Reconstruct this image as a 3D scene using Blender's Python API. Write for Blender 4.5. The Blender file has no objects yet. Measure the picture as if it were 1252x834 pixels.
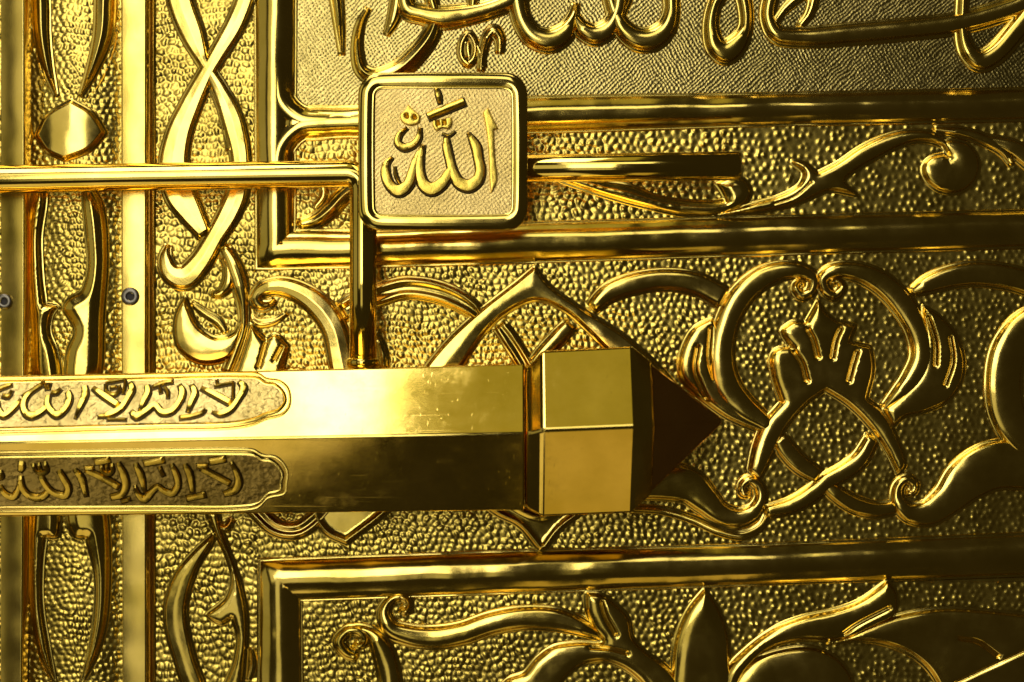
import bpy, math, random
import numpy as np
from mathutils import Vector, noise
from mathutils.geometry import delaunay_2d_cdt

random.seed(7); np.random.seed(7)
C = bpy.context.scene.collection
S = 0.0005            # metres per photo pixel on the plane of the door
D = 1.3               # camera distance
CX, CY = 626.0, 417.0

# ------------------------------------------------------------------ camera
cam = bpy.data.cameras.new('camera'); camo = bpy.data.objects.new('camera', cam); C.objects.link(camo)
camo.location = (0, -D, 0); camo.rotation_euler = (math.radians(90), 0, 0)
cam.sensor_width = 36; cam.lens = 36 * D / (1252 * S); cam.clip_start = 0.05; cam.clip_end = 50
cam.dof.use_dof = True; cam.dof.focus_distance = D - 0.035; cam.dof.aperture_fstop = 4.0
bpy.context.scene.camera = camo

# ------------------------------------------------------------------ world and lamps
w = bpy.data.worlds.new('World'); bpy.context.scene.world = w; w.use_nodes = True
bg = w.node_tree.nodes['Background']; bg.inputs[0].default_value = (1.0, 0.80, 0.34, 1); bg.inputs[1].default_value = 0.026

def lamp(name, loc, target, sx, sy, power, color=(1, .95, .85), spread=180):
    l = bpy.data.lights.new(name, 'AREA'); l.shape = 'RECTANGLE'; l.size = sx; l.size_y = sy
    l.energy = power; l.color = color; l.spread = math.radians(spread)
    o = bpy.data.objects.new(name, l); C.objects.link(o); o.location = loc
    o.rotation_euler = (Vector(target) - Vector(loc)).to_track_quat('-Z', 'Y').to_euler()
    return o
def rad(r, sx, sy): return r * math.pi * sx * sy          # power that gives an area lamp this radiance
lamp('window_light', (-0.455, -2.2, 0.48), (-0.2, 0, 0.05), 0.64, 1.15, rad(4.1, .64, 1.15), (1, 1, 1))
lamp('low_left_fill', (-0.45, -2.2, -0.50), (-0.2, 0, -0.05), 0.62, 0.66, rad(.65, .62, .66), (1, .97, .78))  # added dim fill, lifts the lower part of the left mouldings
lamp('overhead_light', (-0.76, -0.95, 2.1), (-0.42, 0, 0), 0.9, 1.3, rad(6.2, .9, 1.3), (1, .98, 1))
lamp('high_front_light', (-0.22, -1.85, 1.22), (0, 0, 0), 1.2, 0.55, rad(1.9, 1.2, .55), (1, .98, .92))
lamp('top_fill', (-0.06, -0.8, 2.2), (-0.02, 0, 0), 0.50, 1.3, rad(.38, .5, 1.3), (1, .90, .25))  # added unseen lamp, tints the bolt's upper faces
lamp('low_side_fill', (-0.80, -0.78, -1.45), (-.3, 0, 0), 1.05, 0.8, rad(.8, 1.05, .8), (1, .84, .5))  # added warm fill for the left of the bolt's lower face
lamp('low_front_fill', (0.19, -0.75, -1.4), (0.07, 0, 0), 0.22, 0.7, rad(.5, .22, .7), (1, .76, .26))  # added narrow lamp, sized to brighten the head's lower face
lamp('left_fill', (-2.3, -1.0, 0.3), (-.2, 0, 0), 1.6, 2.2, rad(.30, 1.6, 2.2), (1, .96, .66))  # added dim fill for slopes that face left
lamp('side_fill', (-1.18, -2.15, 0.35), (-0.2, 0, 0.05), 0.72, 1.2, rad(.62, .72, 1.2), (1, .96, .70))  # added fill, widens the bright stripe on rod and plaque rim
sc = bpy.context.scene
sc.view_settings.view_transform = 'Standard'; sc.view_settings.look = 'None'
sc.view_settings.exposure = -0.15; sc.view_settings.gamma = 1.0
sc.render.engine = 'CYCLES'
sc.cycles.max_bounces = 8; sc.cycles.glossy_bounces = 6; sc.cycles.use_denoising = True

# ------------------------------------------------------------------ materials
def gold(name, color=(0.93, 0.665, 0.15), rough=0.15, wob=0.0, wobscale=60, grain=0.05, grainscale=900,
         mottled=0.06, hatch=0.0, tint=(0.64, 0.45, 0.05), smudge=0.0, scratch=0.0):
    m = bpy.data.materials.new(name); m.use_nodes = True
    nt = m.node_tree; N = nt.nodes; L = nt.links
    b = N['Principled BSDF']; b.inputs['Metallic'].default_value = 1.0
    geo = N.new('ShaderNodeNewGeometry')
    def nz(scale, detail=3, rough_=.55):
        n = N.new('ShaderNodeTexNoise'); n.inputs['Scale'].default_value = scale
        n.inputs['Detail'].default_value = detail; n.inputs['Roughness'].default_value = rough_
        L.new(geo.outputs['Position'], n.inputs['Vector']); return n
    n1 = nz(25, 5)
    ramp = N.new('ShaderNodeValToRGB'); ramp.color_ramp.elements[0].position = .35; ramp.color_ramp.elements[1].position = .62
    ramp.color_ramp.elements[0].color = (*tint, 1); ramp.color_ramp.elements[1].color = (*color, 1)
    L.new(n1.outputs['Fac'], ramp.inputs['Fac'])
    mix = N.new('ShaderNodeMix'); mix.data_type = 'RGBA'; mix.inputs['Factor'].default_value = .55
    mix.inputs['A'].default_value = (*color, 1); L.new(ramp.outputs['Color'], mix.inputs['B'])
    L.new(mix.outputs['Result'], b.inputs['Base Color'])
    n2 = nz(90, 6, .65)
    mr = N.new('ShaderNodeMapRange'); mr.inputs['From Min'].default_value = .3; mr.inputs['From Max'].default_value = .72
    mr.inputs['To Min'].default_value = rough; mr.inputs['To Max'].default_value = rough + mottled
    L.new(n2.outputs['Fac'], mr.inputs['Value'])
    ro = mr.outputs['Result']
    if smudge:
        n4 = nz(48, 8, .72)
        m4 = N.new('ShaderNodeMapRange'); m4.inputs['From Min'].default_value = .56; m4.inputs['From Max'].default_value = .70
        m4.inputs['To Max'].default_value = smudge
        L.new(n4.outputs['Fac'], m4.inputs['Value'])
        ad = N.new('ShaderNodeMath'); ad.operation = 'ADD'; L.new(ro, ad.inputs[0]); L.new(m4.outputs['Result'], ad.inputs[1]); ro = ad.outputs[0]
    L.new(ro, b.inputs['Roughness'])
    prev = None
    def bump(h, strength, dist):
        nonlocal prev
        bp = N.new('ShaderNodeBump'); bp.inputs['Strength'].default_value = strength; bp.inputs['Distance'].default_value = dist
        L.new(h, bp.inputs['Height'])
        if prev: L.new(prev, bp.inputs['Normal'])
        prev = bp.outputs['Normal']
    if wob: bump(nz(wobscale, 1.5).outputs['Fac'], wob, .002)
    if hatch:
        hs = []
        for a in (33, -48):
            mp = N.new('ShaderNodeMapping'); mp.inputs['Rotation'].default_value = (0, math.radians(a), 0)
            L.new(geo.outputs['Position'], mp.inputs['Vector'])
            wv = N.new('ShaderNodeTexWave'); wv.bands_direction = 'X'; wv.inputs['Scale'].default_value = 150
            wv.inputs['Distortion'].default_value = 7; wv.inputs['Detail'].default_value = 3; wv.inputs['Detail Scale'].default_value = .8
            L.new(mp.outputs['Vector'], wv.inputs['Vector']); hs.append(wv.outputs['Fac'])
        nm = nz(18, 2); mm = N.new('ShaderNodeMapRange'); mm.inputs['From Min'].default_value = .4; mm.inputs['From Max'].default_value = .6
        L.new(nm.outputs['Fac'], mm.inputs['Value'])
        mx = N.new('ShaderNodeMix'); L.new(mm.outputs['Result'], mx.inputs['Factor']); L.new(hs[0], mx.inputs['A']); L.new(hs[1], mx.inputs['B'])
        mu = N.new('ShaderNodeMath'); mu.operation = 'MULTIPLY'; L.new(hs[0], mu.inputs[0]); L.new(hs[1], mu.inputs[1])
        sm = N.new('ShaderNodeMath'); sm.operation = 'ADD'; L.new(mx.outputs['Result'], sm.inputs[0]); L.new(mu.outputs[0], sm.inputs[1])
        bump(sm.outputs[0], hatch, .0006)
        bump(nz(420, 3, .7).outputs['Fac'], .3, .0006)
    if scratch:
        for a, sc_ in ((24, (900, 300, 14)), (-38, (12, 300, 900)), (-8, (10, 300, 1100))):
            mp = N.new('ShaderNodeMapping'); mp.inputs['Rotation'].default_value = (0, math.radians(a), 0); mp.inputs['Scale'].default_value = sc_
            L.new(geo.outputs['Position'], mp.inputs['Vector'])
            q = N.new('ShaderNodeTexNoise'); q.inputs['Scale'].default_value = 1; q.inputs['Detail'].default_value = 2; L.new(mp.outputs['Vector'], q.inputs['Vector'])
            qr = N.new('ShaderNodeMapRange'); qr.inputs['From Min'].default_value = .70; qr.inputs['From Max'].default_value = .80
            L.new(q.outputs['Fac'], qr.inputs['Value'])
            bump(qr.outputs['Result'], scratch, .0005)
    if grain: bump(nz(grainscale, 4, .7).outputs['Fac'], grain, .0004)
    if prev: L.new(prev, b.inputs['Normal'])
    return m

M_MOULD = gold('polished_gold_moulding', rough=.11, wob=.35, wobscale=38, grain=.03)
M_ORN = gold('burnished_gold_relief', rough=.11, wob=.16, wobscale=60, grain=.03, mottled=.08)
M_GROUND = gold('hammered_gold_ground', color=(.76, .54, .10), tint=(.46, .31, .04), rough=.20, grain=.08, mottled=.10)
M_HATCH = gold('chased_gold_ground', color=(.56, .42, .12), tint=(.36, .27, .06), rough=.18, hatch=.15, grain=.07, mottled=.10)
M_FIELD = gold('matte_gold_field', color=(.90, .64, .20), tint=(.66, .46, .11), rough=.30, hatch=.10, grain=.45, grainscale=600, mottled=.12)
M_WORN = gold('worn_pale_gold_field', color=(.60, .44, .14), tint=(.26, .18, .03), rough=.25, wob=.5, wobscale=230, grain=.5, grainscale=700, mottled=.14)
M_BOLT = gold('mirror_gold_bolt', rough=.06, wob=.12, wobscale=16, grain=.012, mottled=.05, smudge=.07, scratch=.04)
M_TIP = gold('reddish_dark_gold_tip', color=(.80, .42, .11), tint=(.6, .27, .06), rough=.07, wob=.08, wobscale=30, grain=.012, mottled=.05)
M_RAIL = gold('polished_gold_tube', rough=.07, wob=.06, wobscale=30, grain=.015, mottled=.05)
M_LETTER = gold('flat_gold_lettering', color=(.95, .66, .10), rough=.26, wob=.2, wobscale=120, grain=.15)
M_BAR = gold('satin_gold_bar', rough=.2, wob=.18, wobscale=20, grain=.04)
def steel():
    m = bpy.data.materials.new('dull_steel'); m.use_nodes = True; b = m.node_tree.nodes['Principled BSDF']
    n = m.node_tree.nodes.new('ShaderNodeTexNoise'); n.inputs['Scale'].default_value = 700
    r = m.node_tree.nodes.new('ShaderNodeValToRGB'); r.color_ramp.elements[0].color = (.10, .085, .06, 1); r.color_ramp.elements[1].color = (.36, .31, .22, 1)
    m.node_tree.links.new(n.outputs['Fac'], r.inputs['Fac']); m.node_tree.links.new(r.outputs['Color'], b.inputs['Base Color'])
    b.inputs['Metallic'].default_value = 1; b.inputs['Roughness'].default_value = .35
    return m
M_STEEL = steel()
def plain_dark():
    m = bpy.data.materials.new('socket_dark'); m.use_nodes = True; b = m.node_tree.nodes['Principled BSDF']
    n = m.node_tree.nodes.new('ShaderNodeTexNoise'); n.inputs['Scale'].default_value = 900
    r = m.node_tree.nodes.new('ShaderNodeValToRGB'); r.color_ramp.elements[0].color = (.02, .015, .01, 1); r.color_ramp.elements[1].color = (.07, .05, .03, 1)
    m.node_tree.links.new(n.outputs['Fac'], r.inputs['Fac']); m.node_tree.links.new(r.outputs['Color'], b.inputs['Base Color'])
    b.inputs['Roughness'].default_value = .6
    return m
M_DARK = plain_dark()

M_LETTER_SHADE = gold('dark_letter_shade', color=(.10, .065, .018), tint=(.04, .025, .008), rough=.4, grain=.2)  # dark colour standing in for the shade along letter edges

# ------------------------------------------------------------------ helpers
def door_map(x, y, h): return ((x - CX) * S, -h * S, (CY - y) * S)
def swell(x): return 9 * np.clip(1 - ((x - 91) / 55.)**2, 0, 1)
def frame_map(x, y, h): return door_map(x, y, h + swell(x) - .4 if 34 < x < 150 else h)
def level_map(hc):                     # a thing standing hc off the door: its true place and size behind the measured outline
    k = 1 - hc * S / D
    return lambda x, y, h: ((x - CX) * k * S, -h * S, (CY - y) * k * S)
WORLD = {}
def thing(name, label, cat, loc, group=None):
    o = bpy.data.objects.new(name, None); C.objects.link(o); o.empty_display_size = .02
    o.location = loc; WORLD[o] = Vector(loc); o['label'] = label; o['category'] = cat
    if group: o['group'] = group
    return o
def part(name, V, F, mat, parent, smooth=True, kind=None, bevel=0, label=None):
    V = np.asarray(V, dtype=np.float64)
    c = (V.min(0) + V.max(0)) / 2
    me = bpy.data.meshes.new(name)
    if isinstance(F, np.ndarray):
        n, k = F.shape
        me.vertices.add(len(V)); me.vertices.foreach_set('co', (V - c).astype(np.float32).ravel())
        me.loops.add(n * k); me.loops.foreach_set('vertex_index', F.astype(np.int32).ravel())
        me.polygons.add(n); me.polygons.foreach_set('loop_start', np.arange(n, dtype=np.int32) * k)
        me.update(calc_edges=True); me.validate()
    else:
        me.from_pydata((V - c).tolist(), [], F); me.update()
    me.polygons.foreach_set('use_smooth', [smooth] * len(me.polygons))
    me.materials.append(mat)
    o = bpy.data.objects.new(name, me); C.objects.link(o)
    wc = Vector(c)
    if parent is not None:
        o.parent = parent; o.location = wc - WORLD[parent]
    else: o.location = wc
    WORLD[o] = wc
    if kind: o['kind'] = kind
    if label: o['label'] = label
    if bevel:
        b = o.modifiers.new('edge', 'BEVEL'); b.width = bevel; b.segments = 3; b.limit_method = 'ANGLE'; b.angle_limit = math.radians(12)
    return o

def catmull(P, step=3.0, closed=False):
    """points of n columns; smooth curve through them, about `step` apart in x, y"""
    P = [np.array(p, float) for p in P]; n = len(P); out = []
    rng = range(n if closed else n - 1)
    for i in rng:
        p1 = P[i]; p2 = P[(i + 1) % n]
        p0 = P[(i - 1) % n] if (closed or i > 0) else p1 - (p2 - p1)
        p3 = P[(i + 2) % n] if (closed or i + 2 < n) else p2 + (p2 - p1)
        d = [max(np.hypot(*(b[:2] - a[:2])) ** .5, 1e-3) for a, b in ((p0, p1), (p1, p2), (p2, p3))]
        m1 = (p2 - p1) + d[1] * ((p1 - p0) / d[0] - (p2 - p0) / (d[0] + d[1]))
        m2 = (p2 - p1) + d[1] * ((p3 - p2) / d[2] - (p3 - p1) / (d[1] + d[2]))
        k = max(2, int(math.ceil(np.hypot(*(p2[:2] - p1[:2])) / step)))
        for j in range(k):
            t = j / k
            out.append((2 * t**3 - 3 * t**2 + 1) * p1 + (t**3 - 2 * t**2 + t) * m1 + (-2 * t**3 + 3 * t**2) * p2 + (t**3 - t**2) * m2)
    if not closed: out.append(P[-1])
    return np.array(out)

def outline(pts, step=2.5):
    """closed outline; a point written (x, y, 1) is a sharp corner"""
    cs = [i for i, p in enumerate(pts) if len(p) > 2 and p[2]]
    xy = [p[:2] for p in pts]
    if not cs: return catmull(xy, step, True)
    out = []
    for a, i in enumerate(cs):
        j = cs[(a + 1) % len(cs)]
        seg = [xy[i]]; k = i
        while True:
            k = (k + 1) % len(xy); seg.append(xy[k])
            if k == j: break
        out.append(catmull(seg, step)[:-1])
    return np.vstack(out)

def s01(t): t = np.clip(t, 0, 1); return t * t * (3 - 2 * t)
def prof(kind, d, w, H):
    """height at distance d inside the edge of a shape whose half width is w"""
    w = np.maximum(w, .3); u = np.clip(1 - d / w, 0, 1); e = np.minimum(3.2, w * .55)
    if kind == 'dome': return H * (.42 * s01(d / e) + .58 * np.sqrt(np.clip(1 - u**2, 0, 1)))
    if kind == 'round': return H * np.sqrt(np.clip(1 - u**2, 0, 1))
    if kind == 'flat': return H * (.93 * np.clip(d / np.minimum(1.3, w * .5), 0, 1) + .07 * (1 - u**2))
    if kind == 'arc': return H * (1 - u**2)
    if kind == 'vee': return H * (.40 * s01(d / e) + .60 * (1 - u))
    if kind == 'blade': return H * (.88 * s01(d / e) + .12 * (1 - u))
    if kind == 'gutter': return H * (s01(d / e) - .35 * s01((d - e) / np.maximum(w - e, .5)))
    if kind == 'bar': return H * (.96 * np.clip(d / 3.2, 0, 1) ** .5 + .04 * (1 - u**2))
    if kind == 'mould':
        uu = np.clip((w - d) / np.maximum(w - 3.2, 1), 0, 1)
        return H * np.where(d > 3.2, .24 + .76 * np.clip(1 - uu**2.15, 0, 1) ** .95, .2 * s01(d / 1.5) * (1 - .25 * s01((d - 2) / 1.2)))
    raise ValueError(kind)

def wobble(x, y, amp, sc=.022, seed=0.):
    return np.array([noise.noise(Vector((a * sc, b * sc, seed))) for a, b in zip(x, y)]) * amp

def ribbon(name, pts, mat, parent, H=10, kind='dome', z0=0, skirt=3.0, mp=door_map, closed=False, sharp=False,
           step=2.6, wob=.5, label=None, ends=True, taperH=9., wsc=.03):
    if sharp:
        Q = []
        for a, b in zip(pts[:-1], pts[1:]):
            a = np.array(a, float); b = np.array(b, float); k = max(2, int(np.hypot(*(b - a)[:2]) / (step * 2)))
            Q += [a + (b - a) * j / k for j in range(k)]
        Q.append(np.array(pts[-1], float)); Q = np.array(Q)
    else: Q = catmull(pts, step, closed)
    xy = Q[:, :2]; W = np.maximum(Q[:, 2], .25)
    if closed: t0 = xy - np.roll(xy, 1, 0); t1 = np.roll(xy, -1, 0) - xy
    else:
        dd = np.diff(xy, axis=0); t0 = np.vstack([dd[:1], dd]); t1 = np.vstack([dd, dd[-1:]])
    t0 = t0 / np.maximum(np.linalg.norm(t0, axis=1, keepdims=True), 1e-6); t1 = t1 / np.maximum(np.linalg.norm(t1, axis=1, keepdims=True), 1e-6)
    t = t0 + t1; t /= np.maximum(np.linalg.norm(t, axis=1, keepdims=True), 1e-6)
    N = np.stack([-t[:, 1], t[:, 0]], 1)
    mit = 1 / np.maximum(np.abs((t * t1).sum(1)), .5) if sharp else np.ones(len(t))
    big = W.max() > 14
    fr = [0, .7, 1.4, 2.2, 3.2, 4.6] + ([6.2, 8.5, 11] if kind == 'mould' else [])
    inner = [.0, .22, .44, .64] if not big else [.0, .12, .24, .36, .48, .6, .72]
    cols = []                                           # signed offsets per sample, one column each
    half = []
    for f in fr: half.append(np.maximum(W - f, W * (1 - f / 11.5)) if kind != 'mould' else W - f)
    for q in inner[::-1]: half.append(np.minimum(W - fr[-1], W * (1 - fr[-1] / 11.5) if kind != 'mould' else W) * q / .75 if q else W * 0)
    half = [np.maximum(hh, 0) for hh in half]
    for i in range(1, len(half)): half[i] = np.minimum(half[i], half[i - 1])
    offs = []
    if skirt: offs += [W + skirt + .4, W + skirt, W + skirt * .55]
    offs += half
    full = [-o for o in offs] + offs[-2::-1]
    sgn_h = []
    amp = np.clip(W / taperH, 0.15, 1)
    V = []; nc = len(full)
    X = np.stack([xy[:, 0] + N[:, 0] * o * mit for o in full], 1); Y = np.stack([xy[:, 1] + N[:, 1] * o * mit for o in full], 1)
    Z = np.zeros_like(X)
    for j, o in enumerate(full):
        a = np.abs(o); d = W - a
        hh = prof(kind, np.maximum(d, 0), W, H * amp)
        base = 2.5 if skirt else 0
        hh = np.where(d < -skirt - .25, 0, np.where(d < -skirt * .8, 1.7, np.where(d < -1e-6, 3.1, base + hh * (1 if not skirt else (H - base) / H))))
        Z[:, j] = hh + z0
    if wob:
        wv = wobble(X.ravel(), Y.ravel(), wob, wsc, len(pts) * 1.7).reshape(Z.shape)
        Z += wv * np.clip(Z - z0, 0, 4) / 4
    if not closed and ends:                              # round both ends down to the ground
        for idx, s in ((0, -1), (-1, 1)):
            w_ = W[idx] * .35
            X[idx] = X[idx] + s * t[idx, 0] * w_; Y[idx] = Y[idx] + s * t[idx, 1] * w_; Z[idx] = z0
    ns = len(xy)
    VV = np.array([mp(x, y, z) for x, y, z in zip(X.ravel(), Y.ravel(), Z.ravel())])
    i, j = np.meshgrid(np.arange(ns if closed else ns - 1), np.arange(nc - 1), indexing='ij')
    a = i * nc + j; b = ((i + 1) % ns) * nc + j
    F = np.stack([a, a + 1, b + 1, b], -1).reshape(-1, 4)
    # faces must look out of the door (towards -Y)
    p = VV[F[:, :3]]; nrm = np.cross(p[:, 1] - p[:, 0], p[:, 2] - p[:, 0]).sum(0)
    if nrm[1] > 0: F = F[:, ::-1].copy()
    o = part(name, VV, F, mat, parent, label=label)
    if kind == 'flat': o.data.set_sharp_from_angle(angle=math.radians(28))
    return o

def dist_to(P, O):
    """distance of points P to the closed polyline O, and inside flag"""
    A = O; B = np.roll(O, -1, 0); best = np.full(len(P), 1e9); ins = np.zeros(len(P), bool)
    for a, b in zip(A, B):
        ab = b - a; l = ab @ ab
        if l < 1e-12: continue
        tt = np.clip(((P - a) @ ab) / l, 0, 1); d = np.hypot(*(P - a - tt[:, None] * ab).T); best = np.minimum(best, d)
        c = (a[1] > P[:, 1]) != (b[1] > P[:, 1])
        if c.any():
            xi = a[0] + (P[:, 1] - a[1]) * ab[0] / (ab[1] if abs(ab[1]) > 1e-9 else 1e-9); ins ^= c & (P[:, 0] < xi)
    return best, ins
def dist_line(P, L):
    best = np.full(len(P), 1e9)
    for a, b in zip(L[:-1], L[1:]):
        ab = b - a; tt = np.clip(((P - a) @ ab) / max(ab @ ab, 1e-9), 0, 1)
        best = np.minimum(best, np.hypot(*(P - a - tt[:, None] * ab).T))
    return best

def leaf(name, pts, mat, parent, H=10, W=12, kind='dome', z0=0, skirt=3.0, grooves=(), mp=door_map, wob=.5, grid=3.2, label=None, step=2.5):
    O = outline(pts, step)
    area = .5 * np.sum(O[:, 0] * np.roll(O[:, 1], -1) - np.roll(O[:, 0], -1) * O[:, 1])
    if area < 0: O = O[::-1].copy()
    t = np.roll(O, -1, 0) - np.roll(O, 1, 0); t /= np.maximum(np.linalg.norm(t, axis=1, keepdims=True), 1e-6)
    Nin = np.stack([-t[:, 1], t[:, 0]], 1)               # inward for positive area
    pool = [O]
    for r in (.7, 1.4, 2.3, 3.4, 4.7, 6.2):
        q = O + Nin * r; d, ins = dist_to(q, O); pool.append(q[ins & (d > r * .93)])
    lo = O.min(0); hi = O.max(0)
    gx, gy = np.meshgrid(np.arange(lo[0], hi[0], grid), np.arange(lo[1], hi[1], grid * .87))
    gx = gx + (np.arange(gx.shape[0]) % 2)[:, None] * grid / 2
    g = np.stack([gx.ravel(), gy.ravel()], 1); d, ins = dist_to(g, O); pool.append(g[ins & (d > 7.2)])
    for gr in grooves:
        L = catmull(gr[0], 1.1); tt = np.gradient(L, axis=0); tt /= np.linalg.norm(tt, axis=1, keepdims=True) + 1e-9
        nn = np.stack([-tt[:, 1], tt[:, 0]], 1)
        for o in (-1.3, -1.0, -.7, -.45, -.2, 0, .2, .45, .7, 1.0, 1.3): 
            q = L + nn * o * gr[1]; d, ins = dist_to(q, O); pool.append(q[ins & (d > .8)])
    if skirt:
        outer = O - Nin * skirt; q = O - Nin * skirt * .55; dq, iq = dist_to(q, O); midr = q[~iq & (dq > skirt * .5)]
    n0 = len(O)
    pts2 = np.vstack(pool)
    key = np.round(pts2 * (2.2 if not grooves else 1.9)).astype(int); _, ui = np.unique(key, axis=0, return_index=True)
    keep = np.zeros(len(pts2), bool); keep[ui] = True; keep[:n0] = True; 
    ids = np.where(keep)[0]; pts2 = pts2[ids]
    edges = [(i, (i + 1) % n0) for i in range(n0)]; faces = []
    allp = pts2
    if skirt:
        allp = np.vstack([allp, midr]); s0 = len(allp); allp = np.vstack([allp, outer]); ol = [s0 + i for i in range(n0)]
        edges += [(s0 + i, s0 + (i + 1) % n0) for i in range(n0)]
    V2, E2, F2, *_ = delaunay_2d_cdt([Vector(p) for p in allp], edges, faces, 0, 1e-3)
    V2 = np.array([tuple(v) for v in V2]); F2 = np.array([f for f in F2 if len(f) == 3])
    d, ins = dist_to(V2, O); sd = np.where(ins, d, -d); sd[np.abs(sd) < .05] = 0
    cen = V2[F2].mean(1); cd, ci = dist_to(cen, O)
    F2 = F2[(ci) | ((cd < skirt * .96) if skirt else False)]
    base = 2.5 if skirt else 0
    h = np.where(sd >= 0, base + prof(kind, np.maximum(sd, 0), W, H - base), np.interp(sd, [-skirt - .01, -skirt * .55, 0], [1.7, 3.1, 2.5]))
    if wob: h = h + wobble(V2[:, 0], V2[:, 1], wob, .03, 3.3) * np.clip(sd, 0, 4) / 4
    for gr in grooves:
        L = catmull(gr[0], 2.); dl = dist_line(V2, L); dep = gr[2] if len(gr) > 2 else H * .5
        h = h - dep * np.exp(-(dl / (gr[1] * .72))**2) * s01(sd / 3)
    VV = np.array([mp(x, y, z + z0) for (x, y), z in zip(V2, h)])
    p = VV[F2]; nr = np.cross(p[:, 1] - p[:, 0], p[:, 2] - p[:, 0])
    fl = nr[:, 1] > 0; F2[fl] = F2[fl][:, ::-1]
    used = np.unique(F2); remap = np.full(len(VV), -1); remap[used] = np.arange(len(used))
    o = part(name, VV[used], remap[F2], mat, parent, label=label)
    if kind == 'flat': o.data.set_sharp_from_angle(angle=math.radians(28))
    return o

def pebbles(name, rect, parent, cell=8.2, step=1.7, z0=0, seed=0):
    """hand punched ground: packed scales on the left turning to sparse small beads on the right"""
    x0, x1, y0, y1 = rect
    nx = int((x1 - x0) / step) + 1; ny = int((y1 - y0) / step) + 1
    X, Y = np.meshgrid(np.linspace(x0, x1, nx), np.linspace(y0, y1, ny), indexing='ij')
    rng = np.random.RandomState(seed)
    wx = 1.6 * np.sin(Y * .11 + 1.3 * np.sin(X * .043)); wy = 1.6 * np.sin(X * .093 + 1.1 * np.sin(Y * .05))
    U = (X + wx) / cell; Vv = (Y + wy) / (cell * .88)
    iu = np.floor(U).astype(int); iv = np.floor(Vv).astype(int)
    ou, ov = iu.min() - 2, iv.min() - 2
    gw, gh = iu.max() - ou + 4, iv.max() - ov + 4
    jx = rng.rand(gw, gh) * .62 + .19; jy = rng.rand(gw, gh) * .62 + .19; rs = rng.rand(gw, gh)
    tx = rng.randn(gw, gh) * .10; ty = rng.randn(gw, gh) * .10
    F1 = np.full(X.shape, 9.); F2 = np.full(X.shape, 9.); R = np.zeros(X.shape); T = np.zeros(X.shape)
    for a in (-1, 0, 1):
        for b in (-1, 0, 1):
            ci = iu + a - ou; cj = iv + b - ov
            dx = U - (iu + a + jx[ci, cj] + .5 * ((iv + b) % 2) - .25); dy = Vv - (iv + b + jy[ci, cj])
            d = np.hypot(dx, dy * .92); n = d < F1
            F2 = np.where(n, F1, np.minimum(F2, d)); F1 = np.where(n, d, F1)
            R = np.where(n, rs[ci, cj], R); T = np.where(n, dx * tx[ci, cj] + dy * ty[ci, cj], T)
    scale = s01((F2 - F1) / .45) ; packed = 1.0 * scale * (1 - .45 * F1**2) * (.7 + .6 * R) + T * cell * .5
    bead = 1.5 * np.exp(-(F1 / .27)**2.4) * np.where(R < .12, .15, .5 + .7 * R)
    bead = bead * (1 - .35 * s01((X - 800) / 300)); mixx = s01((X - 560) / 480); mixx = np.clip(mixx + .15 * (R - .5), 0, 1)
    dep = 1 + .35 * np.sin(X * .061 + 1.7 * np.sin(Y * .033 + seed)) * np.sin(Y * .071 + 1.3 * np.sin(X * .027))
    Z = (packed * (1 - mixx) + (bead + .2) * mixx) * dep
    Z += .5 * np.sin(X * .021 + 2 * np.sin(Y * .017)) + z0
    if parent is frame and x0 > 0: Z += swell(X)
    P = np.stack([(X - CX) * S, -Z * S, (CY - Y) * S], -1).reshape(-1, 3)
    i, j = np.meshgrid(np.arange(nx - 1), np.arange(ny - 1), indexing='ij'); a = i * ny + j
    F = np.stack([a, a + 1, a + ny + 1, a + ny], -1).reshape(-1, 4)
    p = P[F[:1, :3]]
    if np.cross(p[0, 1] - p[0, 0], p[0, 2] - p[0, 0])[1] > 0: F = F[:, ::-1].copy()
    return part(name, P, F, M_GROUND, parent, kind='stuff')

def sheet(name, rect, mat, parent, h, hb, mp=door_map, bevel=0.0):
    """a solid slab from height hb to height h"""
    x0, x1, y0, y1 = rect
    V = [mp(x, y, z) for z in (hb, h) for x, y in ((x0, y0), (x1, y0), (x1, y1), (x0, y1))]
    F = [(0, 1, 2, 3), (7, 6, 5, 4), (0, 4, 5, 1), (1, 5, 6, 2), (2, 6, 7, 3), (3, 7, 4, 0)]
    return part(name, V, F, mat, parent, smooth=False, bevel=bevel)

# ------------------------------------------------------------------ the door leaf
door = thing('door', 'golden embossed door leaf with arabesque scrolls, raised mouldings and calligraphy behind the bolt', 'door', (0.1, 0.02, -0.25))
frame = thing('door_frame', 'golden upright door frame strip with spindle ornament and screws along the left edge', 'door frame', (-0.28, 0.02, -0.25))
sheet('backing_plate', (190.5, 1400, -120, 960), M_GROUND, door, -3, -50)
sheet('backing_plate', (-160, 189.5, -120, 960), M_GROUND, frame, -3, -50)
pebbles('hammered_ground', (191, 314, -90, 930), door, cell=9.5, seed=1)
pebbles('hammered_ground', (362, 1380, 150, 285), door, cell=9.6, seed=2)
pebbles('hammered_ground', (314, 1380, 296, 690), door, cell=8.6, seed=3)
pebbles('hammered_ground', (362, 1380, 712, 930), door, cell=8.8, seed=4)
pebbles('hammered_ground', (36, 150, -90, 930), frame, cell=8.0, seed=5)
pebbles('hammered_ground', (-150, 6, -90, 930), frame, cell=8.0, seed=6)
sheet('chased_ground', (360, 1390, -110, 140), M_HATCH, door, .6, -2)

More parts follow.
